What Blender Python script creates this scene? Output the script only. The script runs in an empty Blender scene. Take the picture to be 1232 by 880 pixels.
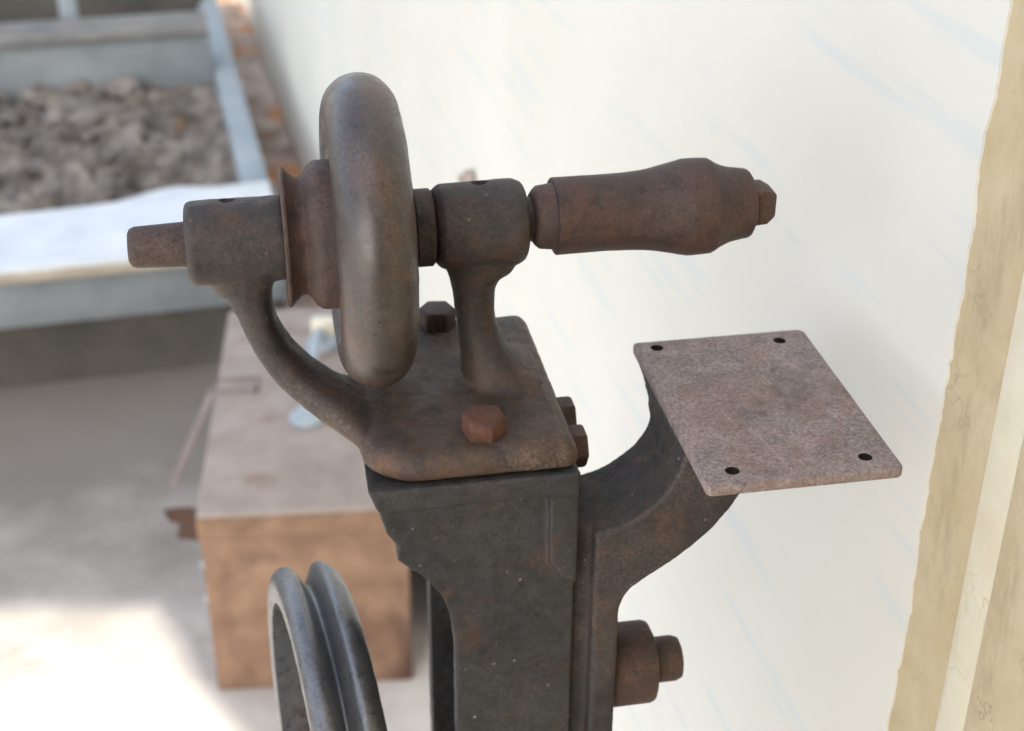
import bpy, bmesh, math, random
from mathutils import Vector, Matrix, noise
random.seed(4)
S = bpy.context.scene
COL = S.collection
PI = math.pi
R = math.radians
MM = 0.001

# ------------------------------------------------------------------ frames
H = 1.25                                   # height of the eye above the ground
A = R(10.5)                                # yaw of the machine
OX, OY, OZ = -0.0528, 0.4967, 1.0230       # middle of the handwheel
BX, BY = -0.041, 1.329                     # a point at the foot of the house wall
WD = Vector((-0.2468, 0.969, 0)).normalized()
WE = Vector((WD.y, -WD.x, 0))
WYAW = math.atan2(-WD.x, WD.y)

# ------------------------------------------------------------------ materials
def nodes(name):
    m = bpy.data.materials.new(name); m.use_nodes = True
    nt = m.node_tree
    return m, nt, nt.nodes['Principled BSDF']
def N(nt, t, **kw):
    n = nt.nodes.new(t)
    for k, v in kw.items():
        if k in n.inputs: n.inputs[k].default_value = v
        else: setattr(n, k, v)
    return n
def ramp(nt, src, a, b, ca=(0,0,0,1), cb=(1,1,1,1)):
    r = nt.nodes.new('ShaderNodeValToRGB')
    r.color_ramp.elements[0].position = a; r.color_ramp.elements[0].color = ca
    r.color_ramp.elements[1].position = b; r.color_ramp.elements[1].color = cb
    nt.links.new(src, r.inputs[0]); return r.outputs[0]
def mix(nt, fac, a, b, mode='MIX'):
    m = nt.nodes.new('ShaderNodeMix'); m.data_type = 'RGBA'; m.blend_type = mode
    for sock, v in ((m.inputs[0], fac), (m.inputs[6], a), (m.inputs[7], b)):
        if isinstance(v, bpy.types.NodeSocket): nt.links.new(v, sock)
        elif isinstance(v, (int, float)): sock.default_value = v
        else: sock.default_value = (*v, 1) if len(v) == 3 else v
    return m.outputs[2]
def coords(nt, scale=(1,1,1), loc=(0,0,0)):
    tc = nt.nodes.new('ShaderNodeTexCoord'); mp = nt.nodes.new('ShaderNodeMapping')
    mp.inputs['Scale'].default_value = scale; mp.inputs['Location'].default_value = loc
    nt.links.new(tc.outputs['Object'], mp.inputs[0]); return mp.outputs[0]
def nz(nt, co, scale, detail=6, rough=.6, dist=0):
    n = N(nt, 'ShaderNodeTexNoise', Scale=scale, Detail=detail, Roughness=rough, Distortion=dist)
    nt.links.new(co, n.inputs['Vector']); return n.outputs['Fac']
def bump(nt, bsdf, h, strength=.3, dist=.001, prev=None):
    b = N(nt, 'ShaderNodeBump', Strength=strength, Distance=dist)
    nt.links.new(h, b.inputs['Height'])
    if prev: nt.links.new(prev, b.inputs['Normal'])
    nt.links.new(b.outputs[0], bsdf.inputs['Normal']); return b.outputs[0]

def mul(nt, a, k):
    m = N(nt, 'ShaderNodeMath', operation='MULTIPLY'); nt.links.new(a, m.inputs[0])
    if isinstance(k, bpy.types.NodeSocket): nt.links.new(k, m.inputs[1])
    else: m.inputs[1].default_value = k
    return m.outputs[0]
def iron(name, base=(.070,.062,.060), rust=(.17,.075,.038), amount=.5, dust=(.30,.25,.22), dusty=.35,
         speck=0.0, rough=.62, spec=.5, loc=(0,0,0), pit=.45, metal=0.0, hot=(.24,.085,.032), hotk=.5, settle=None, scratch=0, dark=.6, vary=1.0):
    """old cast iron: dark skin, blotches of rust, a film of grey dust in patches, pitting"""
    m, nt, b = nodes(name)
    co = coords(nt, loc=loc)
    n1 = nz(nt, co, 42, 12, .72, .5); n2 = nz(nt, co, 150, 10, .75); n3 = nz(nt, co, 750, 5, .75); n4 = nz(nt, co, 20, 10, .72, .3)
    c = mix(nt, ramp(nt, n2, .34, .66), tuple(x*(1-.45*vary) for x in base), tuple(x*(1+.65*vary) for x in base))
    c = mix(nt, mul(nt, ramp(nt, n1, .64-.30*amount, .74-.26*amount), .9), c, rust)
    c = mix(nt, mul(nt, ramp(nt, nz(nt, co, 105, 10, .75, .9), .56, .68), hotk*amount), c, hot)
    c = mix(nt, mul(nt, ramp(nt, nz(nt, co, 88, 10, .75, .4), .55, .68), dark), c, tuple(x*.32 for x in base))
    dm = mul(nt, mul(nt, ramp(nt, n4, .40, .62), ramp(nt, n3, .36, .62)), dusty)
    c = mix(nt, dm, c, dust)
    if settle is not None:                 # brown rust and dust lying on the flat base, up to a ragged line round the arms
        sx = nt.nodes.new('ShaderNodeSeparateXYZ'); nt.links.new(co, sx.inputs[0])
        a = N(nt, 'ShaderNodeMath', operation='ADD'); nt.links.new(sx.outputs['Z'], a.inputs[0]); nt.links.new(mul(nt, nz(nt, co, 60, 6, .7), .034), a.inputs[1])
        mr = N(nt, 'ShaderNodeMapRange'); nt.links.new(a.outputs[0], mr.inputs[0])
        mr.inputs[1].default_value = settle+.017-.007; mr.inputs[2].default_value = settle+.017+.007; mr.inputs[3].default_value = .85; mr.inputs[4].default_value = 0
        brown = mix(nt, ramp(nt, nz(nt, co, 70, 10, .75, .5), .38, .62), (.030,.023,.020), (.105,.062,.037))
        brown = mix(nt, mul(nt, ramp(nt, nz(nt, co, 48, 10, .75, .6), .54, .66), .6), brown, (.165,.078,.036))
        brown = mix(nt, mul(nt, ramp(nt, mul(nt, n3, ramp(nt, n4, .30, .62)), .36, .56), .5), brown, (.23,.18,.145))
        c = mix(nt, mr.outputs[0], c, brown)
    if scratch:
        for k_, (sc_, ro_) in enumerate((((14,420,1),.35),((300,11,1),-.2),((18,380,1),1.1))):
            tc = nt.nodes.new('ShaderNodeTexCoord'); mp = nt.nodes.new('ShaderNodeMapping'); mp.vector_type = 'POINT'
            mp.inputs['Rotation'].default_value = (0,0,ro_); nt.links.new(tc.outputs['Object'], mp.inputs[0])
            m2 = nt.nodes.new('ShaderNodeMapping'); m2.inputs['Scale'].default_value = sc_; nt.links.new(mp.outputs[0], m2.inputs[0])
            c = mix(nt, mul(nt, ramp(nt, nz(nt, m2.outputs[0], 1.6, 4, .6), .66, .71), scratch), c, tuple(x*1.5 for x in dust))
    # grain: every speck of the skin a little lighter or darker
    c = mix(nt, 1.0, c, ramp(nt, n3, .30, .70, (.78,.78,.78,1), (1.28,1.28,1.28,1)), 'MULTIPLY')
    if speck:
        v = N(nt, 'ShaderNodeTexVoronoi', Scale=210.0); nt.links.new(co, v.inputs['Vector'])
        f = ramp(nt, v.outputs['Distance'], .08, .17, (1,1,1,1), (0,0,0,1))
        c = mix(nt, mul(nt, mul(nt, f, ramp(nt, nz(nt, co, 70, 3, .6), .54, .62)), speck), c, (.36,.30,.24))
    nt.links.new(c, b.inputs['Base Color'])
    nt.links.new(ramp(nt, n2, .3, .7, (rough-.16,)*3+(1,), (rough+.2,)*3+(1,)), b.inputs['Roughness'])
    b.inputs['Specular IOR Level'].default_value = spec
    b.inputs['Metallic'].default_value = metal
    p = bump(nt, b, n2, pit, .0011)
    bump(nt, b, n3, pit, .00035, p)
    return m

M_cast   = iron('cast_iron', base=(0.0313,0.0270,0.0252), amount=.46, dusty=.16, dust=(0.1740,0.1348,0.1087), speck=.3, rust=(0.0740,0.0400,0.0252), hot=(0.1479,0.0522,0.0209), settle=OZ-.055, rough=.55)
M_frame  = iron('dark_cast_iron', base=(0.0226,0.0222,0.0235), rust=(0.0592,0.0331,0.0226), amount=.26, dusty=.12, dust=(0.1914,0.1740,0.1566), speck=.8, loc=(.3,.1,.2), hotk=.3, rough=.54)
M_bracket = iron('rusty_bracket_iron', base=(0.0261,0.0235,0.0226), rust=(0.0713,0.0418,0.0278), amount=.40, dusty=.42, dust=(0.1392,0.1087,0.0914), speck=.8, loc=(.6,.1,.4), hotk=.5, rough=.62)
M_plate  = iron('dusty_rusted_plate', base=(.195,.152,.138), rust=(.225,.142,.112), amount=.50, dust=(.43,.37,.35), dusty=.6, rough=.72, loc=(.7,.2,0), spec=.35, hotk=.2, pit=.35, scratch=.16)
M_wheel  = iron('worn_wheel_iron', base=(0.0400,0.0313,0.0278), rust=(0.0696,0.0374,0.0270), amount=.50, dusty=.12, rough=.37, spec=.8, loc=(.1,.8,.3), pit=.12, hot=(0.1392,0.0539,0.0261), hotk=.35, dark=.35, vary=.7)
M_rust   = iron('rusted_iron', base=(0.0435,0.0261,0.0209), rust=(0.0853,0.0409,0.0261), amount=.58, dusty=.16, loc=(.4,.4,.9), hot=(0.1566,0.0574,0.0244), hotk=.4)
M_bolt   = iron('orange_rusted_bolt', base=(0.0653,0.0313,0.0209), rust=(0.1218,0.0487,0.0270), amount=.72, dusty=.14, loc=(.2,.5,.4), rough=.75)
M_wood   = iron('stained_wooden_grip', base=(0.0452,0.0287,0.0235), rust=(0.0713,0.0365,0.0270), amount=.55, dust=(0.1305,0.0870,0.0696), dusty=.24, rough=.56, loc=(.9,.3,.6), pit=.16, hot=(0.1131,0.0478,0.0261), hotk=.35)
M_steel  = iron('bare_grey_iron', base=(0.1436,0.1462,0.1522), rust=(0.0957,0.0740,0.0609), amount=.26, dust=(0.2610,0.2523,0.2436), dusty=.20, rough=.34, spec=.8, loc=(.5,.9,.1), pit=.10, metal=.6, hotk=.2, dark=.12, vary=.4)

def simple(name, c1, c2, scale, rough=.7, bstr=.3, bdist=.004, detail=8, c3=None, s3=None, t3=(.58,.68), loc=(0,0,0), spec=.4, lo=.35, hi=.65):
    m, nt, b = nodes(name)
    co = coords(nt, loc=loc)
    n = nz(nt, co, scale, detail, .65, .3)
    c = mix(nt, ramp(nt, n, lo, hi), c1, c2)
    if c3: c = mix(nt, ramp(nt, nz(nt, co, s3, 7, .65, .5), *t3), c, c3)
    nt.links.new(c, b.inputs['Base Color']); b.inputs['Roughness'].default_value = rough
    b.inputs['Specular IOR Level'].default_value = spec
    bump(nt, b, nz(nt, co, scale*6, 6, .7), bstr, bdist)
    return m
M_bore_shade = simple('black_bore_shade', (.008,.007,.006), (.018,.014,.012), 200, .9, .2, .0002)
M_conc  = simple('worn_concrete', (.43,.41,.385), (.56,.54,.51), 5, .85, .4, .003, c3=(.34,.315,.285), s3=9, t3=(.60,.74))
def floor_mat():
    """the same concrete with the soft shade of the bed painted as a dark band along its foot, ragged edge"""
    m = M_conc.copy(); m.name = 'shade_tinted_concrete'; nt = m.node_tree; b = nt.nodes['Principled BSDF']
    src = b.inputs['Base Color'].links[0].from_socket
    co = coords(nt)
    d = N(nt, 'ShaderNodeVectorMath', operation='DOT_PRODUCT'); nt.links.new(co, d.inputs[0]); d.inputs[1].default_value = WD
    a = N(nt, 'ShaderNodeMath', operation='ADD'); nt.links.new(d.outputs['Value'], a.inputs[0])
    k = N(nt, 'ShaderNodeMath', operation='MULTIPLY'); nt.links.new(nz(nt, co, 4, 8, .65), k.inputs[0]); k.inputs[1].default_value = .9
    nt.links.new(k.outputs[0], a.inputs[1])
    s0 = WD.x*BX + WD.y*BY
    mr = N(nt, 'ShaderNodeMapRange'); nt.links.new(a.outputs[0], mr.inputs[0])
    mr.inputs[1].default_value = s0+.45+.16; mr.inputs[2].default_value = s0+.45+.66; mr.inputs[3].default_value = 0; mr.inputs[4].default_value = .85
    c = mix(nt, mr.outputs[0], src, (.15,.136,.12))  # soft shade by the bed mixed into the floor colour
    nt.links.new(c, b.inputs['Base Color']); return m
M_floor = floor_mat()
M_soil  = simple('grey_rubble', (.085,.075,.066), (.34,.315,.29), 13, .95, .8, .02, c3=(.21,.135,.065), s3=11, t3=(.62,.70))
M_white = simple('old_white_paint', (.48,.53,.575), (.62,.655,.69), 9, .28, .3, .003, c3=(.46,.41,.34), s3=8, t3=(.66,.74))
M_grey  = simple('grey_painted_timber', (.15,.175,.195), (.22,.25,.275), 8, .6, .3, .003, c3=(.30,.25,.19), s3=7, t3=(.66,.76))
M_rawwood = simple('bare_weathered_wood', (.30,.27,.22), (.42,.38,.31), 12, .85, .4, .004, c3=(.22,.19,.15), s3=9)
M_gdark2 = simple('grey_weathered_rail', (.13,.135,.14), (.21,.21,.205), 9, .8, .3, .003, c3=(.12,.09,.07), s3=6)
M_gdark = simple('dark_grey_timber', (.055,.052,.048), (.095,.09,.083), 8, .8, .3, .003)
M_blue  = simple('bluish_white_timber', (.19,.24,.285), (.28,.325,.365), 7, .6, .3, .003, c3=(.50,.30,.16), s3=6, t3=(.63,.70))
M_ochre_edge = simple('orange_dirt', (.20,.14,.105), (.56,.49,.44), 8, .9, .6, .01, c3=(.45,.21,.09), s3=4, t3=(.53,.60))
M_box   = simple('rusted_sheet_steel', (.165,.098,.064), (.27,.172,.115), 15, .68, .25, .001, c3=(.085,.045,.035), s3=7, t3=(.50,.72), spec=.3)
M_lid   = simple('faded_sheet_steel', (.25,.207,.180), (.34,.292,.26), 16, .60, .2, .001, c3=(.20,.125,.09), s3=12, t3=(.56,.70))
M_galv  = simple('galvanised_steel', (.26,.31,.35), (.36,.42,.46), 20, .4, .2, .001)
M_cream = simple('cream_enamel', (.62,.58,.46), (.70,.66,.55), 20, .4, .2, .001)
M_strap = simple('rusty_strap', (.15,.12,.115), (.25,.205,.20), 30, .6, .3, .001)
M_blocker = simple('sun_blocker_brown', (.16,.12,.10), (.22,.17,.14), 4, .9, .3, .004)

def wall_paint():
    m, nt, b = nodes('cream_wall_paint')
    co = coords(nt)
    c = mix(nt, ramp(nt, nz(nt, co, 3.0, 6, .6), .35, .68), (.705,.69,.615), (.755,.742,.68))
    # thin washed out grey blue streaks left along the boards
    cs = coords(nt, (1, 4.2, 46.0), (0, .4, .13))
    st = ramp(nt, nz(nt, cs, 1.35, 3, .5, .15),   .575, .66)
    sm = N(nt, 'ShaderNodeMath', operation='MULTIPLY'); nt.links.new(st, sm.inputs[0]); sm.inputs[1].default_value = .27
    c = mix(nt, sm.outputs[0], c, (.50,.62,.69))
    # a few flecks and hair cracks
    fl = ramp(nt, nz(nt, co, 95, 4, .6), .745, .765)
    fm = N(nt, 'ShaderNodeMath', operation='MULTIPLY'); nt.links.new(fl, fm.inputs[0]); fm.inputs[1].default_value = .55
    c = mix(nt, fm.outputs[0], c, (.52,.44,.33))
    nt.links.new(c, b.inputs['Base Color']); b.inputs['Roughness'].default_value = .55
    p = bump(nt, b, nz(nt, co, 14, 6, .6), .25, .004)
    bump(nt, b, nz(nt, coords(nt, (1,12,60)), 3, 5, .6), .12, .002, p)
    return m
def plaster(name, c1, c2):
    m, nt, b = nodes(name)
    co = coords(nt)
    c = mix(nt, ramp(nt, nz(nt, co, 24, 8, .7, .3), .35, .68), c1, c2)
    v = N(nt, 'ShaderNodeTexVoronoi', Scale=26.0, feature='DISTANCE_TO_EDGE')
    wv = N(nt, 'ShaderNodeVectorMath', operation='ADD')
    nn = N(nt, 'ShaderNodeTexNoise', Scale=30.0, Detail=5.0); nt.links.new(co, nn.inputs['Vector'])
    sc = N(nt, 'ShaderNodeVectorMath', operation='SCALE'); sc.inputs['Scale'].default_value = .05; nt.links.new(nn.outputs['Color'], sc.inputs[0])
    nt.links.new(co, wv.inputs[0]); nt.links.new(sc.outputs[0], wv.inputs[1]); nt.links.new(wv.outputs[0], v.inputs['Vector'])
    cr = ramp(nt, v.outputs['Distance'], .004, .014, (1,1,1,1), (0,0,0,1))
    g = ramp(nt, nz(nt, co, 18, 3, .5), .55, .70)
    cm = N(nt, 'ShaderNodeMath', operation='MULTIPLY'); nt.links.new(cr, cm.inputs[0]); nt.links.new(g, cm.inputs[1])
    c2_ = mix(nt, cm.outputs[0], c, (.42,.335,.205))
    c2_ = mix(nt, mul(nt, ramp(nt, nz(nt, coords(nt, (1,1,.35)), 34, 10, .75, .4), .52, .66), .55), c2_, tuple(x*.62 for x in c1))
    nt.links.new(c2_, b.inputs['Base Color']); b.inputs['Roughness'].default_value = .85
    bump(nt, b, nz(nt, co, 90, 8, .7), .5, .002)
    return m
M_paint = wall_paint()
M_ochre = plaster('bare_ochre_plaster', (.50,.40,.235), (.60,.505,.335))
M_trim  = plaster('cream_trim', (.66,.60,.44), (.74,.69,.55))

# ------------------------------------------------------------------ mesh helpers
class MB:
    def __init__(s): s.v = []; s.f = []
    def add(s, v, f):
        o = len(s.v); s.v += [tuple(x) for x in v]; s.f += [tuple(i+o for i in q) for q in f]; return s
    def box(s, x0, x1, y0, y1, z0, z1):
        v = [(x,y,z) for x in (x0,x1) for y in (y0,y1) for z in (z0,z1)]
        return s.add(v, [(0,1,3,2),(4,6,7,5),(0,4,5,1),(2,3,7,6),(0,2,6,4),(1,5,7,3)])
    def prism(s, poly, v0, v1, axis='v'):
        """polygon in (u,z) carried along v, or in (u,v) carried along z"""
        n = len(poly)
        if axis == 'v': a = [(p[0],v0,p[1]) for p in poly]; b = [(p[0],v1,p[1]) for p in poly]
        elif axis == 'z': a = [(p[0],p[1],v0) for p in poly]; b = [(p[0],p[1],v1) for p in poly]
        else: a = [(v0,p[0],p[1]) for p in poly]; b = [(v1,p[0],p[1]) for p in poly]
        return s.add(a+b, [tuple(range(n))[::-1], tuple(range(n,2*n))] + [(i,(i+1)%n,(i+1)%n+n,i+n) for i in range(n)])
    def lathe(s, prof, c=(0,0,0), ax=(1,0,0), segs=72, close=False):
        ax = Vector(ax).normalized(); up = Vector((0,0,1)) if abs(ax.z) < .9 else Vector((0,1,0))
        e1 = ax.cross(up).normalized(); e2 = e1.cross(ax).normalized(); c = Vector(c)
        v = []; f = []
        for (a, r) in prof:
            for i in range(segs):
                t = 2*PI*i/segs; v.append(c + ax*a + (e1*math.cos(t)+e2*math.sin(t))*max(r,1e-4))
        m = len(prof)
        for j in range(m if close else m-1):
            for i in range(segs):
                k = (j+1) % m
                f.append((j*segs+i, j*segs+(i+1)%segs, k*segs+(i+1)%segs, k*segs+i))
        if not close:
            f.append(tuple(range(segs))[::-1]); f.append(tuple((m-1)*segs+i for i in range(segs)))
        return s.add(v, f)
    def rings(s, rings):
        n = len(rings[0]); v = [p for r in rings for p in r]; f = []
        for j in range(len(rings)-1):
            for i in range(n): f.append((j*n+i, j*n+(i+1)%n, (j+1)*n+(i+1)%n, (j+1)*n+i))
        f.append(tuple(range(n))[::-1]); f.append(tuple((len(rings)-1)*n+i for i in range(n)))
        return s.add(v, f)
    def hexa(s, c, ax, r, h, rot=0, cham=.16):
        ax = Vector(ax).normalized(); up = Vector((0,0,1)) if abs(ax.z) < .9 else Vector((0,1,0))
        e1 = ax.cross(up).normalized(); e2 = e1.cross(ax).normalized(); c = Vector(c)
        def rg(a, rr): return [c+ax*a+(e1*math.cos(rot+i*PI/3)+e2*math.sin(rot+i*PI/3))*rr for i in range(6)]
        return s.rings([rg(0,r), rg(h*(1-cham),r), rg(h,r*(1-cham))])
def smooth_path(pts, n):
    """Catmull-Rom through tuples of any length"""
    out = []
    P = [pts[0]] + list(pts) + [pts[-1]]
    for i in range(1, len(P)-2):
        for k in range(n):
            t = k/n
            out.append(tuple(.5*((2*b)+(-a+c)*t+(2*a-5*b+4*c-d)*t*t+(-a+3*b-3*c+d)*t**3) for a,b,c,d in zip(P[i-1],P[i],P[i+1],P[i+2])))
    out.append(tuple(pts[-1])); return out

_tex = {}
def clouds(size):
    if size not in _tex:
        t = bpy.data.textures.new('cast_surface', 'CLOUDS'); t.noise_scale = size; t.noise_depth = 3; _tex[size] = t
    return _tex[size]
def obj(name, mb, mat, parent=None, scale=MM, off=(0,0,0), bevel=0, segs=2, remesh=0, smooth=0, disp=0, dsize=.012, angle=40, cut=None, subsurf=0):
    me = bpy.data.meshes.new(name)
    me.from_pydata([(x*scale+off[0], y*scale+off[1], z*scale+off[2]) for x,y,z in mb.v], [], mb.f)
    bm = bmesh.new(); bm.from_mesh(me); bmesh.ops.recalc_face_normals(bm, faces=bm.faces); bm.to_mesh(me); bm.free()
    o = bpy.data.objects.new(name, me); COL.objects.link(o)
    me.materials.append(mat)
    mods = False
    if cut is not None:
        cm = bpy.data.meshes.new('cutter'); cm.from_pydata([(x*scale+off[0], y*scale+off[1], z*scale+off[2]) for x,y,z in cut.v], [], cut.f)
        bm = bmesh.new(); bm.from_mesh(cm); bmesh.ops.recalc_face_normals(bm, faces=bm.faces); bm.to_mesh(cm); bm.free()
        co = bpy.data.objects.new('cutter', cm); COL.objects.link(co)
    if remesh:
        m = o.modifiers.new('r','REMESH'); m.mode = 'VOXEL'; m.voxel_size = remesh; mods = True
        if smooth:
            m = o.modifiers.new('s','SMOOTH'); m.factor = .5; m.iterations = smooth
    if bevel:
        m = o.modifiers.new('b','BEVEL'); m.width = bevel; m.segments = segs; m.limit_method = 'ANGLE'; m.angle_limit = R(30); mods = True
    if subsurf:
        m = o.modifiers.new('ss','SUBSURF'); m.levels = subsurf; m.render_levels = subsurf; mods = True
    if disp:
        m = o.modifiers.new('d','DISPLACE'); m.texture = clouds(dsize); m.strength = disp; m.mid_level = .5; m.texture_coords = 'LOCAL'; mods = True
    if cut is not None:
        m = o.modifiers.new('c','BOOLEAN'); m.operation = 'DIFFERENCE'; m.object = co; m.solver = 'EXACT'; mods = True
    if mods:
        bpy.context.view_layer.update()
        dg = bpy.context.evaluated_depsgraph_get()
        nm = bpy.data.meshes.new_from_object(o.evaluated_get(dg)); nm.name = name
        o.modifiers.clear(); o.data = nm; bpy.data.meshes.remove(me); me = nm
        while len(me.materials) > 1: me.materials.pop()
        if not me.materials: me.materials.append(mat)
    if cut is not None: bpy.data.objects.remove(co)
    me.shade_smooth()
    if not remesh: me.set_sharp_from_angle(angle=R(angle))
    if parent is not None: o.parent = parent
    return o
def thing(name, label, cat, loc, rz=0):
    o = bpy.data.objects.new(name, None); COL.objects.link(o); o.empty_display_size = .05
    o.location = loc; o.rotation_euler = (0,0,rz); o['label'] = label; o['category'] = cat; return o

# ================================================================== the machine
mach = thing('hand_crank_machine', 'rusty cast iron machine with handwheel, turned handle and flat square table plate', 'machine', (OX,OY,0), A)
OFF = (0,0,OZ)
def part(name, mb, mat, parent=mach, **kw): return obj(name, mb, mat, parent, off=OFF, **kw)

def superell(c, t, n, w_, half_t, half_w, k=24, p=2.4):
    out = []
    for i in range(k):
        a = 2*PI*i/k; ca, sa = math.cos(a), math.sin(a)
        x = math.copysign(abs(ca)**(2/p), ca)*half_t; y = math.copysign(abs(sa)**(2/p), sa)*half_w
        out.append(Vector(c) + n*x + w_*y)
    return out
def arm(mb, secs, n=6):
    """secs: u, v, z, half thickness, half width along v"""
    P = smooth_path(secs, n); rg = []
    for i, q in enumerate(P):
        a = P[max(i-1,0)]; b = P[min(i+1,len(P)-1)]
        t = Vector((b[0]-a[0], 0, b[2]-a[2])).normalized(); nrm = Vector((-t.z, 0, t.x))
        rg.append(superell(q[:3], t, nrm, Vector((0,1,0)), q[3], q[4]))
    mb.rings(rg)

# ---- headstock casting: base plate, two arms, two bearing hubs
hs = MB()
def rrect(u0, u1, v0, v1, rads):
    out = []
    for (cx, cy, r, a0) in ((u1,v1,rads[0],0),(u0,v1,rads[1],90),(u0,v0,rads[2],180),(u1,v0,rads[3],270)):
        for k in range(7):
            a = R(a0+15*k); out.append((cx+(-r if a0 in (0,270) else r)+r*math.cos(a), cy+(-r if a0 in (0,90) else r)+r*math.sin(a)))
    return out
def plate_ring(d):
    """base plate outline (u,v) set in by d: square on the right, its back left corner cut away"""
    c = [(67.5,45,6),(18,45,8),(-3,6,14),(-9,-14,10),(-9,-60.5,20),(67.5,-60.5,5)]
    ctr = (32,-10); out = []
    n = len(c)
    for i in range(n):
        p = Vector(c[i][:2]); a = (Vector(c[i-1][:2])-p).normalized(); b = (Vector(c[(i+1)%n][:2])-p).normalized()
        half = math.acos(max(-1,min(1,a.dot(b))))/2; r = c[i][2]; bis = (a+b).normalized(); o = p + bis*(r/math.sin(half))
        t0 = p + a*(r/math.tan(half)) - o; t1 = p + b*(r/math.tan(half)) - o
        a0 = math.atan2(t0.y,t0.x); da = (math.atan2(t1.y,t1.x)-a0+PI)%(2*PI)-PI
        for k in range(7):
            q = a0+da*k/6; out.append((o.x+(r-d)*math.cos(q), o.y+(r-d)*math.sin(q)))
    return out
hs.rings([[(x,y,z) for x,y in plate_ring(d)] for d,z in ((.6,-70.0),(0,-69.0),(0,-66.0),(.8,-63.6),(2.6,-61.6),(5.0,-60.4),(8.0,-60.0))])
arm(hs, [(-45,0,-4,14,10.5),(-44.8,0,-13,13.4,11),(-43.8,0,-19,9.2,11),(-42.2,0,-26.5,7.0,11.2),(-40,0,-35,6.5,12),(-34.5,-1.5,-46.5,6.6,13.5),(-26.5,-5,-55.5,6.6,15),(-16,-12,-61.8,6.4,18),(-5,-19,-65.2,5.2,26),(6,-21,-66,4.6,31),(16,-21,-66,4,32)])
arm(hs, [(40.8,0,-5,15.5,11.5),(40.4,0,-13,15,11),(39.4,0,-18,11.4,10),(38.9,0,-24,8.4,9),(39.2,-.5,-35,7.4,8.8),(41,-1.8,-46,8.0,10.5),(43,-3.5,-54,10.0,14.5),(45,-4.5,-59.5,13,18),(46,-5,-63,19,25)])
hs.lathe([(-64,12.6),(-63.3,14.4),(-61.5,15.2),(-31,15.2),(-29.2,14.8),(-28.8,13.5)], segs=64)
hs.lathe([(24,12.2),(24.4,13.4),(27,15.6),(54,15.9),(57.3,14.2),(57.8,12.5)], segs=64)
# small oil-hole bosses are recesses: cut after
cut = MB()
def tilt(ang): return Vector((0,-math.sin(R(ang)),math.cos(R(ang))))
for uu, ang in ((-48.5,-9),(41.5,-7)):
    d = tilt(ang); cut.lathe([(9,3.0),(22,3.0)], c=(uu,0,0), ax=d, segs=24)
head = part('headstock', hs, M_cast, remesh=.00075, smooth=9, disp=.0007, dsize=.006, cut=cut)

# ---- shaft, pulley, handwheel, collar
sh = MB(); sh.lathe([(-84,5.2),(-83.2,6.6),(-81.5,7.3),(-64,8.0),(-27,8.0),(24,8.0),(57,8.0),(62,7.6)], segs=48)
part('shaft', sh, M_rust, disp=.0004, dsize=.006)
pu = MB(); pu.lathe([(-30.0,8),(-30.0,24.4),(-29.4,25.3),(-28.6,25.2),(-27.4,23.6),(-24.6,21.2),(-23.0,21.0),(-21.6,22.2),(-19.8,25.0),(-17.8,26.5),(-16,26.8),(-8,26.8),(-6,26.8),(-6,8)], segs=96)
part('pulley', pu, M_rust, disp=.0003, dsize=.005)
hw = MB()
RR, rr = 43.2, 13.4
prof = []
for i in range(40):
    t = 2*PI*i/40; prof.append((0.1 + rr*math.cos(t)*1.0, RR + rr*math.sin(t)))
hw.lathe(prof, segs=120, close=True)
hw.lathe([(-9,18),(-9,27),(-3,32),(-3,40),(3.2,40),(3.5,33),(15,20),(16.6,16)], segs=96)
part('handwheel', hw, M_wheel, disp=.0005, dsize=.010)
cl = MB(); cl.lathe([(16.5,11),(16.8,13.6),(17.5,14.2),(23.0,14.2),(23.9,13.4),(24.1,11)], segs=64)
part('collar', cl, M_cast, disp=.0003, dsize=.006)

# ---- handle
hd = MB()
grip = smooth_path([(69.0,14.3),(78,14.2),(90,14.2),(99,14.6),(106,15.4),(112,16.7),(117.5,17.8)], 6) + smooth_path([(118.2,18.0),(123,18.1),(127.4,17.8)], 4) + smooth_path([(128.2,17.4),(131,15.7),(135,14.2),(139,13.5),(142,13.1)], 6)
hd.lathe([(68.4,11.0),(68.5,13.9)] + grip + [(142.9,12.6),(143.7,11.4),(143.8,9.6)], c=(0,0,1.0), segs=96)
hnd = part('handle', hd, M_wood, disp=.0004, dsize=.008, angle=22)
fe = MB(); fe.lathe([(60.3,8.8),(61.4,10.4),(62.8,11.6),(70,12.4),(70.2,10)], c=(0,0,1.0), segs=56)
part('ferrule', fe, M_rust, hnd, disp=.0003, dsize=.006)
nb = MB()
q = [[(a, 0+rad*math.cos(R(45)+i*PI/2), 1.0+rad*math.sin(R(45)+i*PI/2)) for i in range(4)] for a, rad in ((142.5,10.0),(149.5,9.4),(153.2,6.6))]
nb.rings(q); part('tang_end', nb, M_rust, hnd, bevel=.0012, segs=3)
nk = MB(); nk.lathe([(57,6.8),(57.8,8.2),(60.8,8.2),(61,7)], c=(0,0,.5), segs=40)
part('neck_washer', nk, M_cast)

# ---- bolts
b1 = MB(); b1.hexa((35.0,-46.5,-61), (0,0,1), 8.3, 8.6, R(18), .14)
part('bolt', b1, M_bolt, bevel=.0006, disp=.0004, dsize=.004)
b2 = MB(); b2.hexa((29.5,36.5,-61), (0,0,1), 8.0, 9.0, R(8), .14)
part('bolt', b2, M_rust, bevel=.0006, disp=.0004, dsize=.004)
for vv in (-30.5, -9.5):
    b3 = MB(); b3.hexa((66,vv,-80.5), (1,0,0), 8.3, 10.4, R(0), .1)
    part('bolt', b3, M_rust, bevel=.0006)

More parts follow.
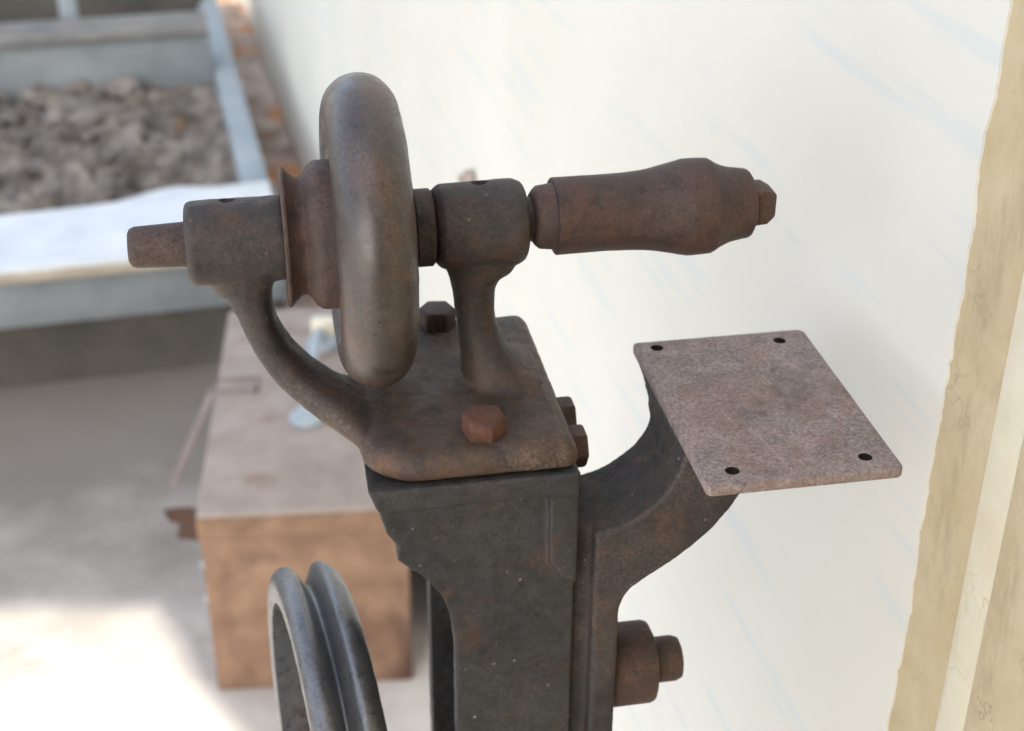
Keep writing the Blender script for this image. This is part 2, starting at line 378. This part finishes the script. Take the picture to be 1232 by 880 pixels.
# ---- column: front and rear plates joined by a web under a cap
T = [(-6.5,-73),(-5.4,-78),(-4.2,-85),(-2.2,-92),(1.6,-98.3),(1.2,-104),(6.4,-109.2),(12,-114.5),(17.5,-123.5),(20.8,-134.6),(22,-150),(22,-300),(67,-300),(67,-73)]
cm = MB()
cm.prism(T, -58.8, -50)
cm.prism([(22,-73),(22,-300),(67,-300),(67,-73)], 24, 34)
cm.prism([(46,-80),(67,-80),(67,-300),(46,-300)], -55, 30)
capo = [(-8.4,-71.0),(67.3,-71.0),(67.3,-80.0),(-5.0,-80.5),(-6.4,-77)]
cm.prism(capo, -62.8, -8)
cm.prism([(18,-71),(67.3,-71),(67.3,-80),(18,-80)], -10, 36)
cm.prism([(56.5,-80),(67.3,-80),(67.3,-121),(61,-117),(57,-110)], -62.0, -50)
part('column', cm, M_frame, remesh=.00075, smooth=4, disp=.0007, dsize=.006)
st = MB(); st.prism([(22,-299),(67,-299),(67,-975),(75,-990),(110,-1012),(110,-1023),(-20,-1023),(-20,-1012),(14,-990),(22,-975)], -61, 34)
part('pedestal', st, M_frame, bevel=.004)

# ---- table bracket and table
bk = MB()
def curve(pts, n=5): return smooth_path(pts, n)
inner = curve([(66,-100.6),(72,-100.4),(82,-98.8),(91,-94.4),(98.2,-88.0),(103.2,-80.2),(106,-72)])
outer = curve([(137,-72),(132.5,-82),(128.3,-91),(121.5,-101.5),(114.5,-109),(106.5,-115.6),(98,-121.6),(89.2,-128.2),(85.2,-136),(85,-142)])
bk.prism([(74.5,-100.4)] + inner[7:] + [(106.4,-69.6),(138,-69.6)] + outer + [(85,-262),(74.5,-262)], -60, -20)
bk.prism([(62,-101),(77,-100),(77,-262),(62,-262)], -54, -20)
def rect(z, u0, u1, v0, v1): return [(u0,v0,z),(u1,v0,z),(u1,v1,z),(u0,v1,z)]
bk.rings([rect(-84,101.8,122,-59,-24), rect(-79,104.4,124,-59.5,-18), rect(-75,105.6,126,-60,-9), rect(-72,106.4,128,-60,4), rect(-69.6,106.9,130,-60,17)])
part('table_bracket', bk, M_bracket, remesh=.0009, smooth=14, disp=.0006, dsize=.006)
tb = MB(); tc = MB()
tb.prism(rrect(106.8,179.0,-86,19.4,(3.5,2,2.5,2.5)), -70.4, -66, 'z')
for (hu, hv_) in ((115.5,13.6),(166.3,11.2),(118.3,-77.4),(167.8,-76.9)):
    tc.lathe([(-75,2.6),(-60,2.6)], c=(hu,hv_,0), ax=(0,0,1), segs=28)
tbl = part('table_plate', tb, M_plate, bevel=.0008, segs=2, cut=tc)
for (hu, hv_) in ((115.5,13.6),(166.3,11.2),(118.3,-77.4),(167.8,-76.9)):
    bo = MB(); bo.lathe([(-70.2,2.72),(-66.15,2.72),(-66.15,2.45),(-70.2,2.45)], c=(hu,hv_,0), ax=(0,0,1), segs=28, close=True)
    part('screw_hole_shade', bo, M_bore_shade, tbl)  # thin black liner: the shade inside the hole put in as colour

# ---- clamp nut on the bracket
nu = MB(); nu.lathe([(84.5,15.0),(84.6,16.6),(85.6,17.0),(102.5,17.0),(104.6,16.2),(105.4,14.4)], c=(0,-38,-183.6), segs=48)
part('clamp_collar', nu, M_rust, disp=.0010, dsize=.009)
sd = MB(); sd.lathe([(98,9.4),(114.5,9.4),(117.0,8.4),(117.8,6.0)], c=(0,-38,-183.6), segs=40)
part('stud_end', sd, M_rust, disp=.0004, dsize=.005)

# ---- lower grooved wheel
gw = MB(); wy = .112
axw = Vector((math.cos(wy), math.sin(wy), 0)); cw = Vector((-25.2,-10,-252.5))
RW = 92.5
gp = smooth_path([(-12.6,RW-15),(-13.2,RW-6),(-11.2,RW-1.6),(-8.2,RW),(-5.2,RW-1),(-3.0,RW-5.5),(-1.6,RW-9.0),(0.2,RW-9.0),(2.2,RW-5.0),(4.2,RW-.6),(6.6,RW),(9.5,RW-2),(12.2,RW-6.5),(13.2,RW-12),(12.6,RW-15)], 4)
gp = [(a*1.12, r) for a, r in gp]
gw.lathe(gp, c=cw, ax=axw, segs=140, close=True)
part('grooved_wheel', gw, M_steel, disp=.0005, dsize=.006)
sp = MB()
for i in range(5):
    a = 2*PI*i/5 + .62
    e1 = axw.cross(Vector((0,0,1))); d = e1*math.cos(a) + Vector((0,0,1))*math.sin(a); nrm = axw.cross(d)
    rg = []
    for r_ in (8, 30, 50, RW-13):
        rg.append([cw + d*r_ + axw*3.2*math.cos(t) + nrm*6.0*math.sin(t) for t in [2*PI*k/16 for k in range(16)]])
    sp.rings(rg)
sp.lathe([(-10,14),(10,14)], c=cw, ax=axw, segs=40)
sp.lathe([(-14,7),(70,7)], c=cw, ax=axw, segs=32)
part('wheel_spokes', sp, M_steel)

# ================================================================== the ground
g = MB()
n = 60
g.add([(-60,-40,0),(60,-40,0),(60,80,0),(-60,80,0)], [(0,1,2,3)])
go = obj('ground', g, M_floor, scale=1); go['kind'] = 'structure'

# ================================================================== the house wall
WLOC = (BX, BY, 0)
house = thing('house', 'cream painted house wall with bare ochre plaster and narrow trim at its near edge', 'house', WLOC, WYAW)
# local x = away from the yard, local y = along the wall
def hp(name, mb, mat, **kw): return obj(name, mb, mat, house, scale=1, **kw)
w = MB(); w.box(.002, .22, -3.2, 5.5, 0, 3.2); hp('wall', w, M_ochre)
# coat of paint with a ragged edge where it has come off
pc = MB(); zs = [i*.0035 for i in range(int(3.2/.0035))]
ed = []
for z in zs:
    q = Vector((0, 3.1, z))
    o = .0022*noise.noise(q*9) + .0010*noise.noise(q*60) + .0011*noise.noise(q*170) + .0010*noise.noise(q*430) + .014*max(0, noise.noise(q*17+Vector((5,0,0)))-.36) + .007*max(0, noise.noise(q*48+Vector((9,0,0)))-.38)
    ed.append(-.847 + o)
v = []; f = []
for z, e_ in zip(zs, ed):
    v += [(.0009,e_,z), (.0009,5.5,z), (.0025,e_-.0004,z), (.0025,5.5,z)]
for i in range(len(zs)-1):
    a = i*4; b = a+4
    f += [(a,a+1,b+1,b), (a+2,b+2,b+3,a+3), (a,b,b+2,a+2), (a+1,a+3,b+3,b+1)]
L = (len(zs)-1)*4
f += [(0,2,3,1), (L,L+1,L+3,L+2)]
pc.add(v, f); hp('paint_coat', pc, M_paint)
tr = MB(); tr.box(-.0035,.004,-.9135,-.889,0,3.2); hp('trim_strip', tr, M_trim, bevel=.0012)
tr2 = MB(); tr2.box(-.010,.004,-1.06,-.9155,0,3.2); hp('corner_board', tr2, M_ochre, bevel=.002)
kn = MB(); kn.lathe([(0,.006),(.004,.006),(.006,.0095),(.011,.010),(.014,.006)], c=(-.014,-.016,.704), ax=(1,0,0), segs=24); hp('wall_peg', kn, M_ochre_edge)
# unseen sun blocker added behind the viewer, opening shaped for the sun patch
Rw = Matrix.Rotation(-WYAW, 4, 'Z')
def loc(p): return tuple(Rw @ Vector((p[0]-BX, p[1]-BY, p[2])))
wg = MB()
yw0, yw1 = -2.00, -1.98
def back(x, y):                            # where the sun's ray to (x,y) on the ground crosses the blocker
    d = (y-yw1)/.993; return (x-.1208*d, d*math.tan(R(38)))
j1, j2, j3, j4 = back(-.463,1.575), back(-.36,1.40), back(-.285,1.31), back(-.10,1.08)
outline = [(1.5,0),(1.5,4.75),(-7,4.75),(-7,0),(-6.7,0),(-6.7,j1[1]-.02),j1,j2,j3,j4,(j4[0]+.02,0)]
nn_ = len(outline)
wg.add([loc((x,yw0,z)) for x,z in outline] + [loc((x,yw1,z)) for x,z in outline],
       [tuple(range(nn_)), tuple(range(nn_,2*nn_))[::-1]] + [(i,(i+1)%nn_,(i+1)%nn_+nn_,i+nn_) for i in range(nn_)])
hp('sun_blocker', wg, M_blocker)

# ================================================================== raised bed against the house
bed = thing('raised_bed', 'weathered raised bed with a white painted front plank and blue grey boards, full of rubble', 'raised bed', WLOC, WYAW)
def bp(name, mb, mat, **kw): return obj(name, mb, mat, bed, scale=1, **kw)
m_ = MB()
edge = [(-.104,1.118),(-.20,1.112),(-.255,1.128),(-.295,1.118),(-.325,1.10),(-.36,1.083),(-.45,1.075),(-.54,1.072),(-1.9,1.07)]
fr = [(-1.9 + 1.796*i/120, .864 + .006*noise.noise(Vector((i*.9,2,0))) + .010*max(0,noise.noise(Vector((i*.33,7,0)))-.1)) for i in range(121)]
m_.prism(fr + edge, .244, .253, 'z')
bp('plank_paint', m_, M_white)
m_ = MB(); m_.prism([(-1.9,.868),(-.104,.864)] + [(x,y-.02) for x,y in edge], .226, .2435, 'z'); bp('front_plank', m_, M_rawwood, bevel=.004, segs=2)
m_ = MB(); m_.box(-1.88,-.106,.882,.902,.143,.2255); bp('fascia_board', m_, M_grey, bevel=.003)
m_ = MB(); m_.box(-1.86,-.11,.955,.985,0,.221); bp('front_wall', m_, M_gdark)
m_ = MB(); m_.box(-.150,-.103,1.121,2.6,0,.256); bp('side_board', m_, M_blue, bevel=.004)
m_ = MB(); m_.box(-1.88,-.152,1.70,1.745,.05,.335); bp('back_board', m_, M_grey, bevel=.004)
m_ = MB(); m_.box(-1.88,-.154,1.69,1.80,.337,.357); bp('back_rail', m_, M_gdark2, bevel=.004)
m_ = MB(); m_.box(-.44,-.405,1.835,1.87,0,.62); bp('post', m_, M_blue, bevel=.003)
m_ = MB(); m_.box(-1.9,-.14,2.2,2.32,0,.31); bp('rear_sleeper', m_, M_gdark, bevel=.01)
rb = MB(); ne, ns = 300, 130
for j in range(ns+1):
    for i in range(ne+1):
        e_ = -1.86 + (1.86-.151)*i/ne; s_ = 1.03 + (1.70-1.03)*j/ns
        q = Vector((e_*9, s_*9, 0))
        h = .228 + .028*noise.noise(q*.7) + .030*abs(noise.noise(q*1.6)) + .026*abs(noise.noise(q*3.7)) + .014*noise.noise(q*8)
        if s_ < 1.15: h = min(h, .221) if s_ < 1.07 else h - .02*(1.15-s_)/.08
        rb.v.append((e_, s_, h))
for j in range(ns):
    for i in range(ne):
        a = j*(ne+1)+i; rb.f.append((a,a+1,a+ne+2,a+ne+1))
for k in range(70):
    e_ = random.uniform(-.75,-.18); s_ = random.uniform(1.16,1.70); r_ = random.choice((.006,.008,.010,.014,.020,.045))
    bm = bmesh.new(); bmesh.ops.create_icosphere(bm, subdivisions=2, radius=1)
    rot = Matrix.Rotation(random.uniform(0,6), 3, 'Z'); sx, sy, sz = (random.uniform(.7,1.3) for _ in range(3))
    vs = []
    for x in bm.verts:
        p = x.co * (1 + .7*noise.noise(x.co*1.3 + Vector((k*7.1,0,0)))); p = rot @ Vector((p.x*sx, p.y*sy, p.z*sz*.5))
        vs.append((e_+p.x*r_, s_+p.y*r_, .246+p.z*r_+.006*random.random()))
    bm.verts.index_update(); fs = [tuple(vv.index for vv in q.verts) for q in bm.faces]; bm.free()
    rb.add(vs, fs)
ro = obj('rubble', rb, M_soil, scale=1, angle=50); ro.location = WLOC; ro.rotation_euler = (0,0,WYAW)
ro['kind'] = 'stuff'; ro['label'] = 'grey brown broken stones and dry soil filling the raised bed'; ro['category'] = 'rubble'
# dirt in the slot between the bed and the wall
dr = MB(); nx_, ny_ = 8, 90
for j in range(ny_+1):
    for i in range(nx_+1):
        x = -.1025 + .101*i/nx_; y = .95 + 2.2*j/ny_
        dr.v.append((x, y, 0.07 + .02*abs(noise.noise(Vector((x*30,y*12,3)))) ))
for j in range(ny_):
    for i in range(nx_):
        a = j*(nx_+1)+i; dr.f.append((a,a+1,a+nx_+2,a+nx_+1))
do = obj('dirt', dr, M_ochre_edge, scale=1); do.location = WLOC; do.rotation_euler = (0,0,WYAW)
do['kind'] = 'stuff'; do['label'] = 'orange brown dirt in the slot between the bed and the house wall'; do['category'] = 'dirt'

# ================================================================== toolbox on the ground
tbx = thing('toolbox', 'long rusty steel toolbox with a faded lid standing on the concrete beside the house wall', 'toolbox', (-.354,1.392,0), R(5.2))
def tp(name, mb, mat, parent=tbx, **kw): return obj(name, mb, mat, parent, scale=1, **kw)
m_ = MB(); m_.box(0,.237,.002,.50,0,.228); body = tp('body', m_, M_box, bevel=.004, segs=3, disp=.003, dsize=.08)
m_ = MB(); m_.box(-.002,.239,0,.502,.2285,.262); lid = tp('lid', m_, M_lid, bevel=.005, segs=3)
m_ = MB(); m_.box(-.0015,.2385,-.0025,-.0003,.2305,.2575); tp('lid_front', m_, M_box, lid)
hd_ = None
def boss(x, y):
    m_ = MB(); m_.lathe([(0,.021),(.006,.022),(.010,.019),(.012,.010)], c=(x,y,.2623), ax=(0,0,1), segs=32); return m_
han = tp('carry_handle', boss(.118,.195), M_galv)
tp('handle_boss', boss(.132,.385), M_galv, han)
m_ = MB(); P = smooth_path([(.118,.195,.272),(.119,.205,.292),(.122,.24,.300),(.128,.34,.300),(.131,.375,.292),(.132,.385,.272)], 6)
m_.rings([[ (p[0]+.0065*math.cos(t), p[1], p[2]+.0045*math.sin(t)) for t in [2*PI*k/10 for k in range(10)]] for p in P])
tp('bail', m_, M_galv, han)
m_ = MB(); m_.box(.118,.150,.398,.420,.262,.292); tp('handle_block', m_, M_cream, han, bevel=.004)
m_ = MB(); m_.add([(-.003,.270,.262),(-.003,.292,.262),(-.056,.242,.165),(-.056,.205,.165),(-.009,.270,.262),(-.009,.292,.262),(-.062,.242,.165),(-.062,.205,.165)],
   [(0,1,2,3),(4,7,6,5),(0,4,5,1),(1,5,6,2),(2,6,7,3),(3,7,4,0)])
tp('hasp', m_, M_strap, bevel=.001)
m_ = MB()
for (x0,x1,y0,y1) in ((0,.052,.270,.274),(0,.052,.300,.304),(.048,.052,.270,.304)): m_.box(x0,x1,y0,y1,.2621,.266)
tp('hinge_loop', m_, M_strap)
m_ = MB(); m_.add([(-.001,.17,.145),(-.040,.165,.157),(-.066,.16,.158),(-.060,.158,.145),(-.048,.16,.138),(-.054,.156,.120),(-.022,.16,.110),(-.001,.17,.108)], [tuple(range(8))])
m_.add([(x,y+.006,z) for x,y,z in m_.v[:8]], [tuple(range(8))]); m_.f += [(i,(i+1)%8,(i+1)%8+8,i+8) for i in range(8)]
tp('latch_plate', m_, M_rust)
for z in (.185,.135):
    m_ = MB(); m_.lathe([(0,.005),(.003,.0045),(.004,.002)], c=(-.0005,.012,z), ax=(-1,0,0), segs=14); tp('rivet', m_, M_galv)

# ================================================================== light
EL, AZ = 38, (.12, .993)
wd_ = bpy.data.worlds.new('World'); S.world = wd_; wd_.use_nodes = True
nt = wd_.node_tree; bg = nt.nodes['Background']
sky = nt.nodes.new('ShaderNodeTexSky'); sky.sky_type = 'NISHITA'; sky.sun_disc = False
sky.sun_elevation = R(EL); sky.sun_rotation = math.atan2(-AZ[0], -AZ[1]); sky.dust_density = 3.0; sky.air_density = 1.0
hs_ = nt.nodes.new('ShaderNodeHueSaturation'); hs_.inputs['Saturation'].default_value = .68   # the camera's white balance is set for shade
nt.links.new(sky.outputs[0], hs_.inputs['Color']); nt.links.new(hs_.outputs[0], bg.inputs[0]); bg.inputs[1].default_value = .15
sl = bpy.data.lights.new('sun', 'SUN'); sl.energy = 2.5; sl.angle = R(.4); sl.color = (1,.90,.74)
so = bpy.data.objects.new('sun', sl); COL.objects.link(so)
dirv = Vector((AZ[0]*math.cos(R(EL)), AZ[1]*math.cos(R(EL)), -math.sin(R(EL))))
so.rotation_euler = dirv.to_track_quat('-Z','Y').to_euler(); so.location = (-1,-3,4)

# ================================================================== camera
cd = bpy.data.cameras.new('camera'); cam = bpy.data.objects.new('camera', cd); COL.objects.link(cam)
cam.location = (0,0,H)
cam.rotation_euler = (R(90-29.6), 0, 0)
cam.matrix_world = Matrix.Translation((0,0,H)) @ Matrix.Rotation(R(90-29.6),4,'X') @ Matrix.Rotation(R(.4),4,'Z')
cd.sensor_width = 36; cd.lens = 1813/1232*36; cd.clip_start = .01; cd.clip_end = 300
cd.dof.use_dof = True; cd.dof.focus_distance = .525; cd.dof.aperture_fstop = 12.5
S.camera = cam
S.view_settings.view_transform = 'Standard'; S.view_settings.look = 'None'; S.view_settings.gamma = 1
S.view_settings.exposure = 1.65
S.render.engine = 'CYCLES'
S.cycles.use_denoising = True
S.cycles.max_bounces = 8; S.cycles.diffuse_bounces = 5
